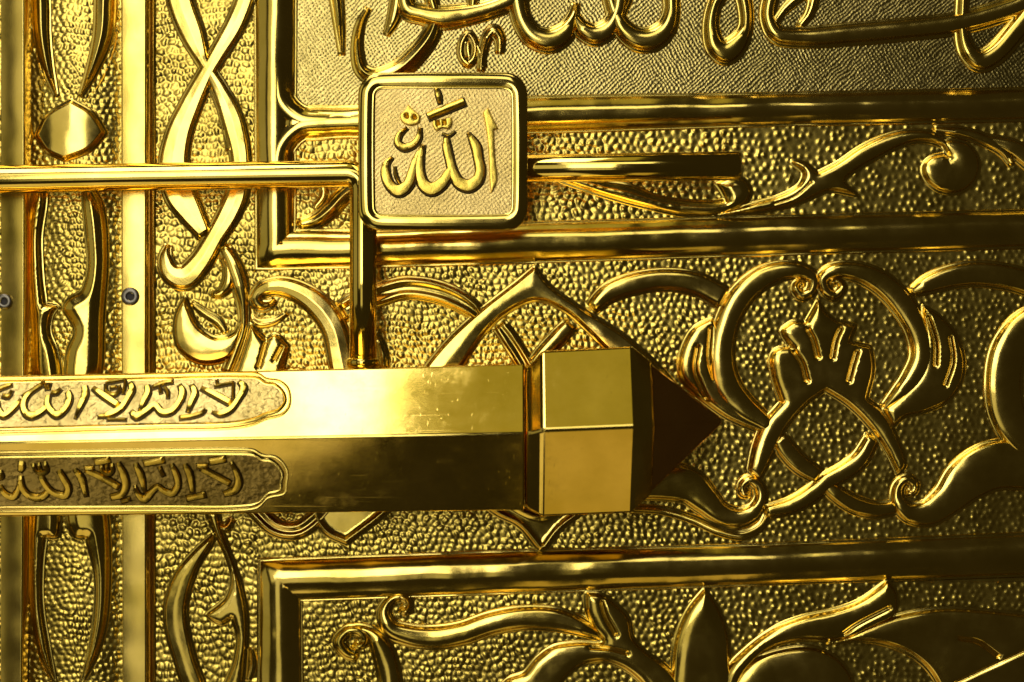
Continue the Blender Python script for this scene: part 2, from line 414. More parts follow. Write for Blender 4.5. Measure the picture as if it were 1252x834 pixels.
MO = dict(mat=M_MOULD, parent=door, H=15, kind='mould', skirt=0, wob=1.7, wsc=.018, taperH=19, ends=False)
def mould(pts, **k):
    a = dict(MO); a.update(k); return ribbon('raised_moulding', pts, a.pop('mat'), a.pop('parent'), **a)
mould([(337, -110, 28), (337, 305, 26), (430, 304, 25), (640, 297, 26.5), (900, 289, 26), (1252, 280, 25), (1390, 277, 25)], sharp=True)
mould([(340, 152, 6), (358, 151.5, 19.5), (430, 149, 21), (645, 141, 24), (922, 134.5, 22), (1252, 128, 22), (1390, 125, 22)], H=14, z0=.4)
mould([(338, 30, 8), (339, 60, 15), (339.5, 95, 20), (345, 126, 20), (366, 146, 20), (400, 150, 20.5), (430, 149.5, 20.5)], z0=.8, H=14)
mould([(338, 265, 8), (339, 240, 15), (339.5, 208, 20), (345, 178, 19), (366, 156, 19), (400, 151, 20), (430, 149.5, 20)], z0=1.1, H=14)
mould([(343, 940, 30), (343, 709, 28), (630, 699, 28), (930, 690, 27), (1252, 678, 28), (1390, 673, 28)], sharp=True)
# frame bars
ribbon('flat_bar', [(20.5, -110, 17.5), (20.5, 420, 17.5), (18, 950, 16)], M_BAR, frame, mp=lambda x, y, h: door_map(x, y, h + (x - 36) * .2 if h > 2 else h), H=27, kind='bar', skirt=0, ends=False, wob=.6)
ribbon('flat_bar', [(167, -110, 18), (167, 420, 17.5), (168, 950, 17)], M_BAR, frame, H=20, kind='bar', skirt=0, ends=False, wob=.6)
ribbon('edge_bead', [(187.5, -110, 2.6), (187.5, 950, 2.6)], M_BAR, frame, H=9, kind='round', skirt=0, ends=False, wob=.2)

# screws: a head with a socket, in two sizes
def screw(x, y, r, h, parent):
    n = 28; V = []; F = []
    rings = [(r, 0), (r, 2.0), (r * .86, 3.2), (r * .52, 3.2), (r * .46, 3.0)]
    for rr, z in rings:
        for k in range(n): V.append(door_map(x + rr * math.cos(2 * math.pi * k / n), y + rr * math.sin(2 * math.pi * k / n), h + z))
    for a in range(len(rings) - 1):
        for k in range(n): F.append((a * n + k, a * n + (k + 1) % n, (a + 1) * n + (k + 1) % n, (a + 1) * n + k))
    o = part('screw', V, F, M_STEEL, parent, label='steel hex socket screw in the gilded bar')
    V = []; F = []
    for z in (3.05, .9):
        for k in range(6): V.append(door_map(x + r * .47 * math.cos(math.pi * k / 3 + .4), y + r * .47 * math.sin(math.pi * k / 3 + .4), h + z))
    F = [(k, (k + 1) % 6, 6 + (k + 1) % 6, 6 + k) for k in range(6)] + [tuple(range(6, 12))]
    part('hex_socket', V, F, M_DARK, o, smooth=False)
screw(163, 363, 11, 20.5, frame); screw(11, 369, 9.5, 24, frame)

# ---- spindle ornament on the frame
def fr(name, pts, **k):
    k.setdefault('H', 12); k.setdefault('kind', 'vee'); return ribbon(name, pts, M_ORN, frame, mp=frame_map, **k)
def frl(name, pts, **k):
    k.setdefault('H', 12); k.setdefault('W', 14); return leaf(name, pts, M_ORN, frame, mp=frame_map, **k)
fr('curved_leaf', [(50, -90, 6), (48, -40, 9), (52, 0, 10), (54, 45, 9), (61, 85, 6), (72, 121, 1)])
fr('curved_leaf', [(128, -90, 6), (131, -40, 9), (130, 0, 11), (127, 45, 10), (115, 85, 6), (100, 121, 1)])
fr('fine_vein', [(42, 20, 1.5), (45, 60, 2), (56, 100, 2), (76, 124, 1)], H=5, skirt=0)
fr('fine_vein', [(146, 20, 1.5), (140, 60, 2), (122, 105, 2), (103, 128, 1)], H=5, skirt=0)
frl('diamond_boss', [(46, 166, 1), (60, 142), (90, 124, 1), (116, 140), (131, 163, 1), (113, 184), (82, 197, 1), (60, 186)], H=13, W=34, kind='blade', wob=0)
# middle spindle (open vase joined at the lower end)
frl('curved_leaf', [(52, 215, 1), (40, 260), (38, 330), (42, 400), (50, 470), (74, 470), (72, 430), (63, 405), (66, 385), (74, 374, 1), (58, 372, 1), (54, 340), (52, 290), (58, 240)], H=14, W=10, kind='vee')
frl('curved_leaf', [(106, 215, 1), (126, 250), (132, 310), (128, 380), (118, 470), (86, 470), (85, 430), (94, 405), (86, 388), (80, 378), (86, 366), (102, 356), (110, 330), (108, 290), (104, 245)], H=14, W=12, kind='vee')
frl('curved_leaf', [(52, 560, 1), (40, 620), (38, 690), (42, 760), (52, 800), (70, 834, 1), (62, 790), (54, 740), (54, 690), (58, 656, 1), (72, 656), (76, 640), (72, 600)], H=14, W=10, kind='vee')
frl('curved_leaf', [(118, 560, 1), (131, 620), (135, 690), (131, 760), (120, 800), (103, 832, 1), (110, 800), (118, 750), (118, 700), (108, 657, 1), (96, 656), (86, 640), (88, 600)], H=14, W=12, kind='vee')
fr('fine_vein', [(40, 780, 1.5), (52, 810, 2.5), (70, 842, 2)], H=6, skirt=0)
frl('diamond_boss', [(46, 880, 1), (60, 856), (87, 838, 1), (116, 854), (131, 877, 1), (113, 898), (82, 911, 1), (60, 900)], H=13, W=34, kind='blade', wob=0)

# ---- scroll column at the left of the leaf
def orn(name, pts, wmul=1, **k):
    pts = [(x, y, w_ * wmul) for x, y, w_ in pts]
    k.setdefault('H', 11); k.setdefault('kind', 'dome'); return ribbon(name, pts, M_ORN, door, **k)
def lf(name, pts, **k):
    k.setdefault('H', 11); k.setdefault('W', 12); return leaf(name, pts, M_ORN, door, **k)
orn('scroll_band', [(214, -60, 12), (221, 0, 12), (236, 42, 11), (252, 80, 6), (268, 108, 7), (284, 145, 10), (295, 200, 9), (290, 238, 10), (280, 262, 10), (263, 291, 9), (245, 321, 10), (226, 339, 11), (210, 334, 9), (203, 316, 6), (206, 299, 2)], kind='blade', H=9, wmul=1.28)
orn('scroll_band', [(312, -50, 9), (300, 0, 9), (287, 32, 9), (266, 68, 8), (252, 92, 8), (234, 128, 10), (219, 165, 12), (213, 205, 14), (221, 237, 15), (234, 260, 12), (251, 287, 7)], kind='blade', H=8, z0=.2, wmul=1.25)
orn('small_leaf', [(258, 106, 2), (268, 122, 5), (277, 142, 6), (281, 166, 5), (282, 186, 3)], H=8)
orn('scroll_band', [(274, 302, 6), (286, 325, 9), (294, 350, 9), (298, 375, 6), (298, 402, 5), (290, 426, 6), (278, 456, 6)], kind='blade')
orn('small_leaf', [(258, 361, 1), (270, 358, 4), (280, 345, 7), (279, 328, 5), (272, 314, 2)], H=9)
lf('bowl_leaf', [(227, 362, 1), (216, 384), (214, 405), (219, 426), (240, 442), (262, 444), (283, 436), (294, 415), (300, 379, 1), (286, 407), (265, 413), (244, 399), (232, 376)], W=12, kind='blade', H=12)
orn('inner_vein', [(234, 370, 1), (250, 382, 3), (268, 394, 3.5), (277, 408, 1)], H=5)
lf('split_leaf', [(262, 652, 1), (240, 671), (216, 700), (203, 735), (203, 765), (212, 800), (231, 846), (251, 846), (238, 800), (229, 755), (231, 728), (244, 690), (260, 664)], kind='blade', H=13)
lf('split_leaf', [(252, 625, 1), (264, 652), (278, 682), (284, 708), (277, 730), (252, 751, 1), (262, 759), (272, 762), (284, 755, 1), (291, 778), (287, 808), (275, 846), (292, 846), (301, 800), (302, 750), (294, 710), (282, 676), (270, 640), (268, 622, 1)], kind='blade', W=8, H=13)
orn('fine_vein', [(285, 634, 2), (276, 645, 4), (264, 640, 3), (255, 632, 2)], H=7)
orn('small_leaf', [(303, 834, 1), (308, 810, 4), (306, 790, 1)], H=6)

# ---- narrow panel between the two upper mouldings
orn('leaf_scroll', [(366, 276, 6), (386, 270, 8), (404, 257, 9), (419, 241, 9), (440, 225, 9)], kind='vee')
orn('fine_vein', [(378, 215, 2), (394, 226, 3), (396, 240, 3), (384, 256, 2)], H=6)
lf('leaf_scroll', [(660, 205, 1), (700, 212), (735, 221), (770, 227), (800, 239), (830, 245), (872, 247), (887, 245, 1), (880, 232), (874, 224, 1), (898, 216), (912, 222), (918, 236), (910, 250), (893, 259), (868, 264), (836, 263), (800, 256), (760, 246), (715, 232), (670, 214)], W=10, kind='vee', H=11)
lf('leaf_scroll', [(872, 264, 1), (900, 262), (935, 258), (965, 252), (990, 243), (1012, 234), (1048, 239, 1), (1032, 222), (1042, 211), (1070, 194), (1100, 179), (1125, 173), (1150, 179), (1162, 193, 1), (1157, 174), (1140, 163), (1112, 160), (1085, 165), (1052, 180), (1024, 199), (999, 212, 1), (984, 200), (967, 198), (981, 212), (974, 228), (950, 241), (925, 248), (896, 257)], W=10, kind='dome', H=12, grooves=[([(945, 250), (970, 241), (990, 224)], 2.2, 2.5)])
lf('round_boss', [(1161, 172), (1184, 178), (1196, 198), (1190, 222), (1170, 236), (1147, 233), (1131, 220), (1127, 204), (1137, 193), (1152, 189, 1), (1160, 193, 1), (1152, 176)], W=22, H=12)
orn('leaf_scroll', [(1140, 158, 2), (1175, 162, 5), (1205, 172, 6), (1226, 184, 6), (1238, 202, 3)], H=9)
orn('leaf_scroll', [(1195, 168, 3), (1235, 180, 9), (1275, 205, 12), (1330, 215, 12)], H=9)

# ---- main arabesque panel
lf('arch_leaf', [(654, 326, 1), (673, 350), (716, 380), (764, 411), (806, 448), (850, 500, 1), (815, 520, 1), (780, 470), (738, 424), (716, 402), (690, 380), (656, 367), (617, 384), (587, 414), (566, 446), (540, 480, 1), (500, 480, 1), (522, 446), (552, 411), (591, 376), (632, 344)], W=16, kind='blade', H=12)
orn('cross_band', [(611, 398, 8), (622, 413, 9), (642, 445, 9), (660, 480, 9)], kind='gutter', H=9)
orn('cross_band', [(697, 397, 8), (685, 410, 9), (660, 438, 9), (640, 470, 9)], kind='dome', H=8)
orn('arc_band', [(420, 380, 12), (440, 368, 12), (462, 361, 12), (496, 352, 12), (539, 358, 12), (574, 375, 10), (588, 388, 7)], kind='gutter', H=11)
orn('arc_band', [(724, 376, 8), (745, 358, 11), (775, 347, 12), (812, 342, 12), (850, 347, 13), (884, 364, 13)])
orn('spiral_scroll', [(337, 366, 2), (331, 372, 4), (320, 374, 6), (313, 366, 7), (320, 355, 8), (342, 350, 10), (368, 358, 12), (392, 376, 14), (409, 402, 14), (418, 440, 15), (424, 475, 15)], kind='blade', H=13)
orn('fine_vein', [(306, 388, 2), (316, 395, 3), (335, 393, 2.5), (352, 382, 1)], H=6)
lf('small_palmette', [(300, 420, 1), (307, 396, 1), (325, 415, 1), (338, 409), (353, 423, 1), (348, 444), (342, 470), (280, 470, 1), (290, 450)], W=9, H=11, grooves=[([(326, 420), (318, 448)], 3, 5), ([(345, 425), (337, 440)], 3, 4)])
orn('arc_band', [(455, 405, 3), (466, 425, 5), (470, 452, 5)], H=7)
# lotus surround
orn('spiral_scroll', [(985, 346, 2), (977, 344, 3), (972, 352, 4.5), (980, 361, 5.5), (991, 356, 6), (994, 342, 7), (982, 333, 8.5), (958, 331, 10.5), (930, 341, 13), (904, 365, 14), (887, 400, 14), (882, 440, 15), (889, 474, 17), (908, 497, 15), (934, 517, 10), (946, 530, 5)], H=13)
lf('hand_leaf', [(872, 388, 1), (846, 403), (831, 435), (832, 462), (850, 482), (885, 509), (905, 519), (938, 532, 1), (925, 505), (900, 480), (885, 450), (880, 410)], W=12, H=11, grooves=[([(852, 425), (849, 452), (862, 486)], 3.4, 5), ([(868, 402), (866, 440), (872, 462)], 3.2, 6)])
orn('spiral_scroll', [(1015, 346, 2), (1023, 343, 3), (1029, 351, 4.5), (1020, 361, 5.5), (1009, 355, 6), (1005, 342, 7), (1017, 332, 8.5), (1045, 332, 10.5), (1075, 345, 13), (1102, 371, 14), (1121, 405, 13), (1126, 436, 13), (1114, 463, 12), (1096, 483, 8), (1080, 499, 4)], H=13)
lf('hand_leaf', [(1128, 374, 1), (1150, 388), (1169, 411), (1178, 444), (1173, 470), (1158, 490), (1130, 503), (1104, 510), (1091, 522, 1), (1079, 500, 1), (1098, 485), (1120, 460), (1128, 425)], W=13, H=12, grooves=[([(1133, 388), (1142, 420), (1142, 446)], 3.2, 6), ([(1160, 412), (1163, 440), (1154, 470)], 3.0, 5.5)])
lf('lotus_blossom', [(999, 367, 1), (1009, 382), (1021, 392, 1), (1046, 398, 1), (1038, 418, 1), (1064, 424, 1), (1067, 452), (1059, 487, 1), (1079, 504), (1096, 534), (1106, 569), (1097, 580, 1), (1083, 552), (1062, 521), (1036, 495), (1008, 477, 1), (984, 495), (958, 527), (938, 569), (928, 588, 1), (914, 575, 1), (921, 543), (932, 517), (954, 491, 1), (943, 457), (942, 434), (951, 426), (966, 424, 1), (957, 412), (954, 403, 1), (970, 393), (984, 394, 1), (992, 380)], W=13, H=13,
   grooves=[([(986, 402), (993, 416), (998, 436)], 3.2, 6.5), ([(1026, 402), (1020, 416), (1016, 437)], 3.4, 6.5), ([(1046, 430), (1041, 446), (1036, 465)], 3.4, 6.5), ([(970, 430), (979, 444), (985, 465)], 3.2, 6.5)])
orn('cross_band', [(952, 535, 9), (962, 550, 11), (978, 567, 11), (1000, 582, 9)], H=8)
orn('cross_band', [(1066, 535, 8), (1050, 562, 10), (1031, 577, 10), (1010, 589, 10), (993, 603, 10), (967, 618, 9), (936, 626, 7)], H=11)
orn('cross_band', [(1006, 590, 6), (1022, 603, 9), (1045, 617, 10), (1070, 623, 9), (1096, 620, 7)], H=9)
orn('spiral_scroll', [(917, 604, 2.5), (909, 603, 4), (907, 594, 5), (916, 587, 5.5), (927, 594, 6), (930, 609, 7), (921, 625, 9), (902, 633, 11), (880, 627, 13), (862, 611, 17), (842, 594, 21), (812, 588, 22), (770, 590, 20)], H=12)
orn('fine_vein', [(770, 622, 2), (810, 624, 3), (845, 634, 3.4), (880, 649, 4), (908, 654, 4), (930, 643, 3.5), (938, 628, 3)], H=6)
orn('spiral_scroll', [(1108, 603, 2.5), (1115, 601, 4), (1117, 592, 5), (1108, 586, 5.5), (1098, 594, 6), (1097, 611, 8), (1110, 626, 11), (1133, 627, 15), (1158, 610, 19), (1182, 586, 26), (1215, 569, 29), (1262, 570, 29), (1330, 590, 28)], H=12)
orn('arc_band', [(1113, 358, 4), (1133, 348, 10), (1165, 338, 13), (1200, 335, 14), (1255, 346, 14), (1320, 385, 14)], H=10)
orn('arc_band', [(1310, 380, 16), (1260, 396, 20), (1234, 426, 21), (1226, 465, 21), (1231, 505, 21), (1250, 538, 18), (1300, 565, 18)], H=13)
# under the bolt
orn('arc_band', [(290, 600, 8), (312, 622, 9), (338, 645, 9), (364, 648, 9), (388, 632, 9), (408, 610, 8)], kind='gutter', H=11)
lf('bud_leaf', [(388, 600, 1), (384, 630), (398, 652), (424, 665, 1), (447, 648), (470, 630), (500, 600, 1)], kind='gutter', W=10, H=12)
lf('arch_leaf', [(545, 560, 1), (575, 600), (604, 627), (634, 643), (657, 670, 1), (662, 672), (668, 670, 1), (685, 648), (715, 625), (745, 600), (720, 590, 1), (690, 612), (662, 628), (625, 612), (595, 580)], kind='gutter', W=9, H=11)

# ---- lower panel
orn('spiral_scroll', [(432, 786, 2), (439, 789, 3.5), (446, 783, 4.5), (440, 772, 5), (426, 771, 5.5), (415, 784, 6), (424, 798, 5), (437, 803, 4)], H=12, wob=.2)
orn('leaf_scroll', [(424, 770, 3), (438, 768, 4), (455, 775, 7), (468, 795, 12), (476, 825, 13), (480, 880, 14)], H=12)
orn('spiral_scroll', [(489, 744, 2.5), (497, 746, 4), (500, 736, 4), (492, 729, 4.5), (478, 733, 5), (470, 748, 7), (478, 767, 10), (500, 776, 12), (530, 779, 13), (565, 774, 13), (600, 762, 13), (640, 755, 13), (680, 757, 13), (712, 767, 9), (738, 780, 3)], H=13)
lf('split_leaf', [(716, 724, 1), (734, 726), (752, 738), (768, 755), (774, 780), (790, 797), (815, 815), (850, 860, 1), (800, 860, 1), (783, 833), (760, 815), (738, 808), (712, 812), (692, 826), (670, 860, 1), (590, 860, 1), (622, 829), (640, 822), (656, 804), (676, 790), (705, 785), (737, 784), (726, 768), (717, 745)], W=13, H=12,
   grooves=[([(735, 735), (740, 752), (752, 774)], 3.4, 5.5), ([(722, 790), (745, 792), (766, 797)], 3, 5.5)])
lf('bud_leaf', [(861, 719, 1), (841, 744), (827, 776), (822, 810), (828, 870), (900, 870), (892, 812), (889, 775), (878, 744)], W=20, H=14)
lf('long_petal', [(880, 852, 1), (889, 817), (912, 792), (945, 768), (980, 754), (1020, 745), (1050, 734), (1084, 709, 1), (1094, 722), (1096, 740), (1092, 754, 1), (1062, 768), (1040, 778), (1010, 782), (975, 782), (940, 792), (912, 818), (892, 850)], W=13, H=14, grooves=[([(1030, 773), (1046, 762), (1085, 742)], 4.0, 5)])
lf('round_boss', [(880, 866), (900, 826), (922, 806), (955, 794), (990, 791), (1018, 801), (1036, 820), (1045, 850), (1040, 900), (880, 900)], W=26, H=14)
lf('broad_leaf', [(1018, 786, 1), (1050, 770), (1098, 752), (1150, 744), (1200, 746), (1252, 751), (1340, 758, 1), (1340, 900, 1), (1165, 900, 1), (1152, 850), (1135, 818), (1110, 797), (1075, 785), (1045, 783)], W=24, H=13, wob=1.2, grooves=[([(1170, 779), (1194, 784), (1218, 801)], 3.4, 5), ([(1165, 834), (1205, 815), (1260, 790), (1320, 768)], 3, 3)])
orn('fine_vein', [(1010, 784, 2), (1050, 780, 2.5), (1090, 787, 3), (1122, 803, 3), (1146, 830, 3), (1160, 880, 3)], H=7)

# ---- calligraphy of the top panel
def cal(pts, name='calligraphy_stroke', **k):
    pts = [(x, y, w_ * 1.12) for x, y, w_ in pts]
    k.setdefault('H', 12); k.setdefault('kind', 'dome'); k.setdefault('z0', 0.5); k.setdefault('skirt', 3.5)
    return ribbon(name, pts, M_ORN, door, **k)
cal([(408, -60, 8), (411, -10, 6), (415, 30, 4), (418, 68, 1)], kind='vee', H=8)
cal([(451, 10, 1), (441, 30, 3), (437, 60, 4.5), (443, 86, 6), (460, 95, 8), (486, 87, 9), (510, 66, 9), (527, 43, 8), (534, 22, 6)], kind='vee', H=12)
cal([(487, -50, 7), (486, 0, 6), (481, 24, 5), (472, 44, 1)], H=8)
cal([(496, -50, 7), (494, -6, 8), (499, 12, 9), (517, 18, 9), (540, 22, 11), (566, 19, 10), (592, 13, 9), (622, 2, 9), (650, -16, 9), (690, -40, 8)], H=14)
cal([(526, -30, 5), (528, 0, 5), (533, 16, 5)]); cal([(580, -30, 5), (579, -2, 5), (578, 12, 5)])
cal([(622, -60, 9), (629, -20, 9), (633, 2, 9), (639, 26, 9), (652, 44, 10.5), (672, 50, 11.5), (690, 41, 10), (700, 22, 5), (704, 4, 2)], H=14)
cal([(701, 19, 3), (712, 36, 8), (728, 43, 10), (745, 34, 9), (755, 14, 8), (758, -20, 8)], H=13)
cal([(742, -30, 5), (745, -6, 6), (752, 17, 7), (763, 37, 9), (779, 48, 11), (798, 48, 11.5), (814, 35, 9.5), (821, 12, 7), (817, -15, 7), (800, -40, 6)], H=14)
cal([(768, -20, 4), (766, 0, 4), (758, 14, 3), (749, 8, 2)], H=9)
cal([(898, -40, 7), (886, -16, 7), (873, 8, 6), (869, 35, 7), (875, 57, 9.5), (887, 64, 12), (901, 54, 10), (911, 35, 6), (911, 10, 6), (903, -20, 7), (890, -50, 7)], H=13)
cal([(958, -50, 7), (943, -5, 7), (939, 22, 7), (949, 42, 8), (980, 46, 9), (1040, 42, 10), (1110, 36, 10), (1170, 29, 10), (1225, 14, 10), (1300, -15, 10)], H=13)
cal([(947, 28, 1.5), (959, 12, 2.5), (980, -6, 4)], H=7); cal([(977, 33, 1.5), (989, 18, 3), (995, -4, 4), (992, -30, 4)], H=8)
cal([(1179, -50, 4), (1176, 10, 5), (1176, 42, 6), (1183, 64, 8), (1198, 75, 10), (1216, 66, 10), (1240, 40, 10), (1272, 0, 10)], H=13, z0=1.2)
lp = [(573, 42, 2), (581, 54, 2.2), (580, 70, 2.2), (573, 78, 2.5), (565, 70, 2.2), (565, 54, 2.2)]
cal(lp, name='vowel_mark', closed=True, H=7); cal([(573, 50, 1.5), (573, 62, 3), (574, 72, 2)], name='vowel_mark', H=7)
cal([(588, 88, 1.5), (590, 66, 3), (596, 46, 4), (604, 38, 5), (611, 48, 4), (611, 66, 2)], name='vowel_mark', H=9)
cal([(582, 52, 2), (588, 66, 2.5), (591, 84, 1.5)], name='vowel_mark', H=6)

# ------------------------------------------------------------------ rail with the name plaque
HR = 62; mr = level_map(HR)
rail = thing('handle_rail', 'round golden rail with an elbow and drop rod, carrying a square calligraphy plaque', 'rail', mr(440, 212, HR))
def tube(name, pts, mat, parent, mp, r_taper=None, n=40, cap=True):
    """pts: (x, y, h, r)"""
    Q = [np.array(p, float) for p in pts]; rings = []
    for i, q in enumerate(Q):
        a = Q[max(i - 1, 0)][:3]; b = Q[min(i + 1, len(Q) - 1)][:3]; t = (b - a) / np.linalg.norm(b - a)
        u = np.array([0, 0, 1.]); v = np.cross(t, u); v /= np.linalg.norm(v); u = np.cross(v, t)
        rings.append([q[:3] + q[3] * (math.cos(2 * math.pi * k / n) * v + math.sin(2 * math.pi * k / n) * u) for k in range(n)])
    V = [mp(*p) for r in rings for p in r]; F = []
    for i in range(len(Q) - 1):
        for k in range(n): F.append((i * n + k, i * n + (k + 1) % n, (i + 1) * n + (k + 1) % n, (i + 1) * n + k))
    if cap: F += [tuple(range(n))[::-1], tuple(range((len(Q) - 1) * n, len(Q) * n))]
    o = part(name, V, F, mat, parent)
    for p in o.data.polygons:
        if len(p.vertices) > 4: p.use_smooth = False
    import bmesh
    bm = bmesh.new(); bm.from_mesh(o.data); bmesh.ops.recalc_face_normals(bm, faces=bm.faces); bm.to_mesh(o.data); bm.free()
    return o
el = []
for k in range(0, 10):
    a = math.pi / 2 * k / 9; el.append((425 + 19 * math.sin(a), 231.5 - 19 * math.cos(a) , HR, 16.6))
el = [(p[0], p[1], p[2], p[3]) for p in el]
tube('rail_tube', [(-170, 222.5, HR, 18.2), (0, 219.5, HR, 17.6), (200, 216, HR, 17), (400, 212.8, HR, 16.6)] + el + [(444, 240, HR, 16.6), (444, 340, HR, 16.6), (444, 470, HR, 16.8)], M_RAIL, rail, mr)
tube('rail_tube', [(450, 209, HR, 16.5), (780, 204.5, HR, 17.5), (902, 203, HR, 18), (904.5, 203, HR, 17)], M_RAIL, rail, mr, label=None) if False else tube('rail_tube', [(450, 209, HR, 16.5), (780, 204.5, HR, 17.5), (902, 203, HR, 18), (904.5, 203, HR, 16.6)], M_RAIL, rail, mr)
tube('collar_ring', [(444, 438, HR, 18), (444, 440, HR, 20), (444, 444, HR, 20.5), (444, 450, HR, 19)], M_RAIL, rail, mr)

HP = 96; mpq = level_map(HP)
def rrect(x0, x1, y0, y1, r, n=9):
    P = []
    for cx, cy, a0 in ((x1 - r, y0 + r, -90), (x1 - r, y1 - r, 0), (x0 + r, y1 - r, 90), (x0 + r, y0 + r, 180)):
        for k in range(n + 1):
            a = math.radians(a0 + 90 * k / n); P.append((cx + r * math.cos(a), cy + r * math.sin(a)))
    return P
def solid(name, P, layers, mat, parent, mp, smooth=True):
    """stack of outlines (inset, height), closed on top"""
    c = np.mean(P, axis=0); P = np.array(P); V = []; n = len(P)
    half = (P.max(0) - P.min(0)) / 2
    for ins, h in layers:
        sc_ = (half - ins) / half
        V += [mp(*(c + (p - c) * sc_), h) for p in P]
    F = []
    for a in range(len(layers) - 1):
        for k in range(n): F.append((a * n + k, a * n + (k + 1) % n, (a + 1) * n + (k + 1) % n, (a + 1) * n + k))
    F.append(tuple(range((len(layers) - 1) * n, len(layers) * n)))
    F.append(tuple(range(n))[::-1])
    o = part(name, V, F, mat, parent, smooth=smooth)
    import bmesh
    bm = bmesh.new(); bm.from_mesh(o.data); bmesh.ops.recalc_face_normals(bm, faces=bm.faces); bm.to_mesh(o.data); bm.free()
    return o
PQ = rrect(437.5, 645, 88, 281.5, 27)
plaque = solid('plaque', PQ, [(5, 70), (1, 72), (0, 76), (0, 90), (.6, 91.6), (2, 92.4), (22, 92.4)], M_RAIL, rail, mpq)
rim = [(x, y, 8.4) for x, y in rrect(448.5, 634, 99, 270.5, 18, 5)]
ribbon('rim', rim, M_RAIL, plaque, H=1.9, kind='arc', z0=92.2, skirt=0, mp=mpq, closed=True, wob=.25)
rim2 = [(x, y, 3.0) for x, y in rrect(456.5, 627, 106.5, 264, 11, 5)]
ribbon('inner_bead', rim2, M_RAIL, plaque, H=3.5, kind='round', z0=92, skirt=0, mp=mpq, closed=True, wob=.1)
solid('textured_field', rrect(455, 628, 105, 266, 10), [(0, 91), (.5, 92.6)], M_FIELD, plaque, mpq, smooth=False)
def pl(pts, **k):
    ribbon('shade_edge', [(x + .8, y + .9, w_ + 1.5) for x, y, w_ in pts], M_LETTER_SHADE, plaque, H=.6, kind='flat', z0=92.7, skirt=0, mp=mpq, wob=.05, step=2.4, taperH=1)  # dark strip, offset to one side, painted as the stroke's shadow
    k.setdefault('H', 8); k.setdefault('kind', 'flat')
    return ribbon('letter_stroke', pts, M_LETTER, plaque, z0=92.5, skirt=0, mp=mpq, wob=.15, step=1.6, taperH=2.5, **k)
def plf(pts, name='letter', **k):
    return leaf(name, pts, M_LETTER, plaque, H=8, W=3, kind='flat', z0=92.5, skirt=0, mp=mpq, wob=.1, grid=2.4, step=1.6, **k)
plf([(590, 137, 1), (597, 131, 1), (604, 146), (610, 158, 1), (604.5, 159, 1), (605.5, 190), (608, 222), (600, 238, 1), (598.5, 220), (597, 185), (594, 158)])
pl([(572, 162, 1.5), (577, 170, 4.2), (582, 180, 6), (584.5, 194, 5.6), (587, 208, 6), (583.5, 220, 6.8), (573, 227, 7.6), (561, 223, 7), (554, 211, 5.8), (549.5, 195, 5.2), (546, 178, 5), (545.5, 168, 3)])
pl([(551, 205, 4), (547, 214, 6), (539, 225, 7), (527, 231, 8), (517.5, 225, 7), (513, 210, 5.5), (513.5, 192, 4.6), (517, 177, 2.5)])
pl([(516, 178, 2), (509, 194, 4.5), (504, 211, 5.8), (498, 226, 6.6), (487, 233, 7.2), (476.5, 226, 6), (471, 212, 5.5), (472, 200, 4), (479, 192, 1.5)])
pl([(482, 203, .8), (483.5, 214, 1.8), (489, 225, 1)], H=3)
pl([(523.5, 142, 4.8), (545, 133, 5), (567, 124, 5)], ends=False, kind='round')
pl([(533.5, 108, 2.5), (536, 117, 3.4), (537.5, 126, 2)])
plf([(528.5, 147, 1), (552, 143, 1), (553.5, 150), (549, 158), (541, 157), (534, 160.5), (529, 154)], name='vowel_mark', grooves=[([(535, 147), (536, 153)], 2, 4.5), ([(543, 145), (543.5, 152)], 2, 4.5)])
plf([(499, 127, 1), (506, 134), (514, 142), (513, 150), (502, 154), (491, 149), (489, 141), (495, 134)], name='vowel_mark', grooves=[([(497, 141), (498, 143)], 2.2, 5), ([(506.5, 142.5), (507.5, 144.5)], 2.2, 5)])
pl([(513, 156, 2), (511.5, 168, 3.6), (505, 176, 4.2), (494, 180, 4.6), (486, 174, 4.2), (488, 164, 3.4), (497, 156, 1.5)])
pl([(540, 163, 1), (549, 165, 1.4), (556, 160, .8)], H=2.5)

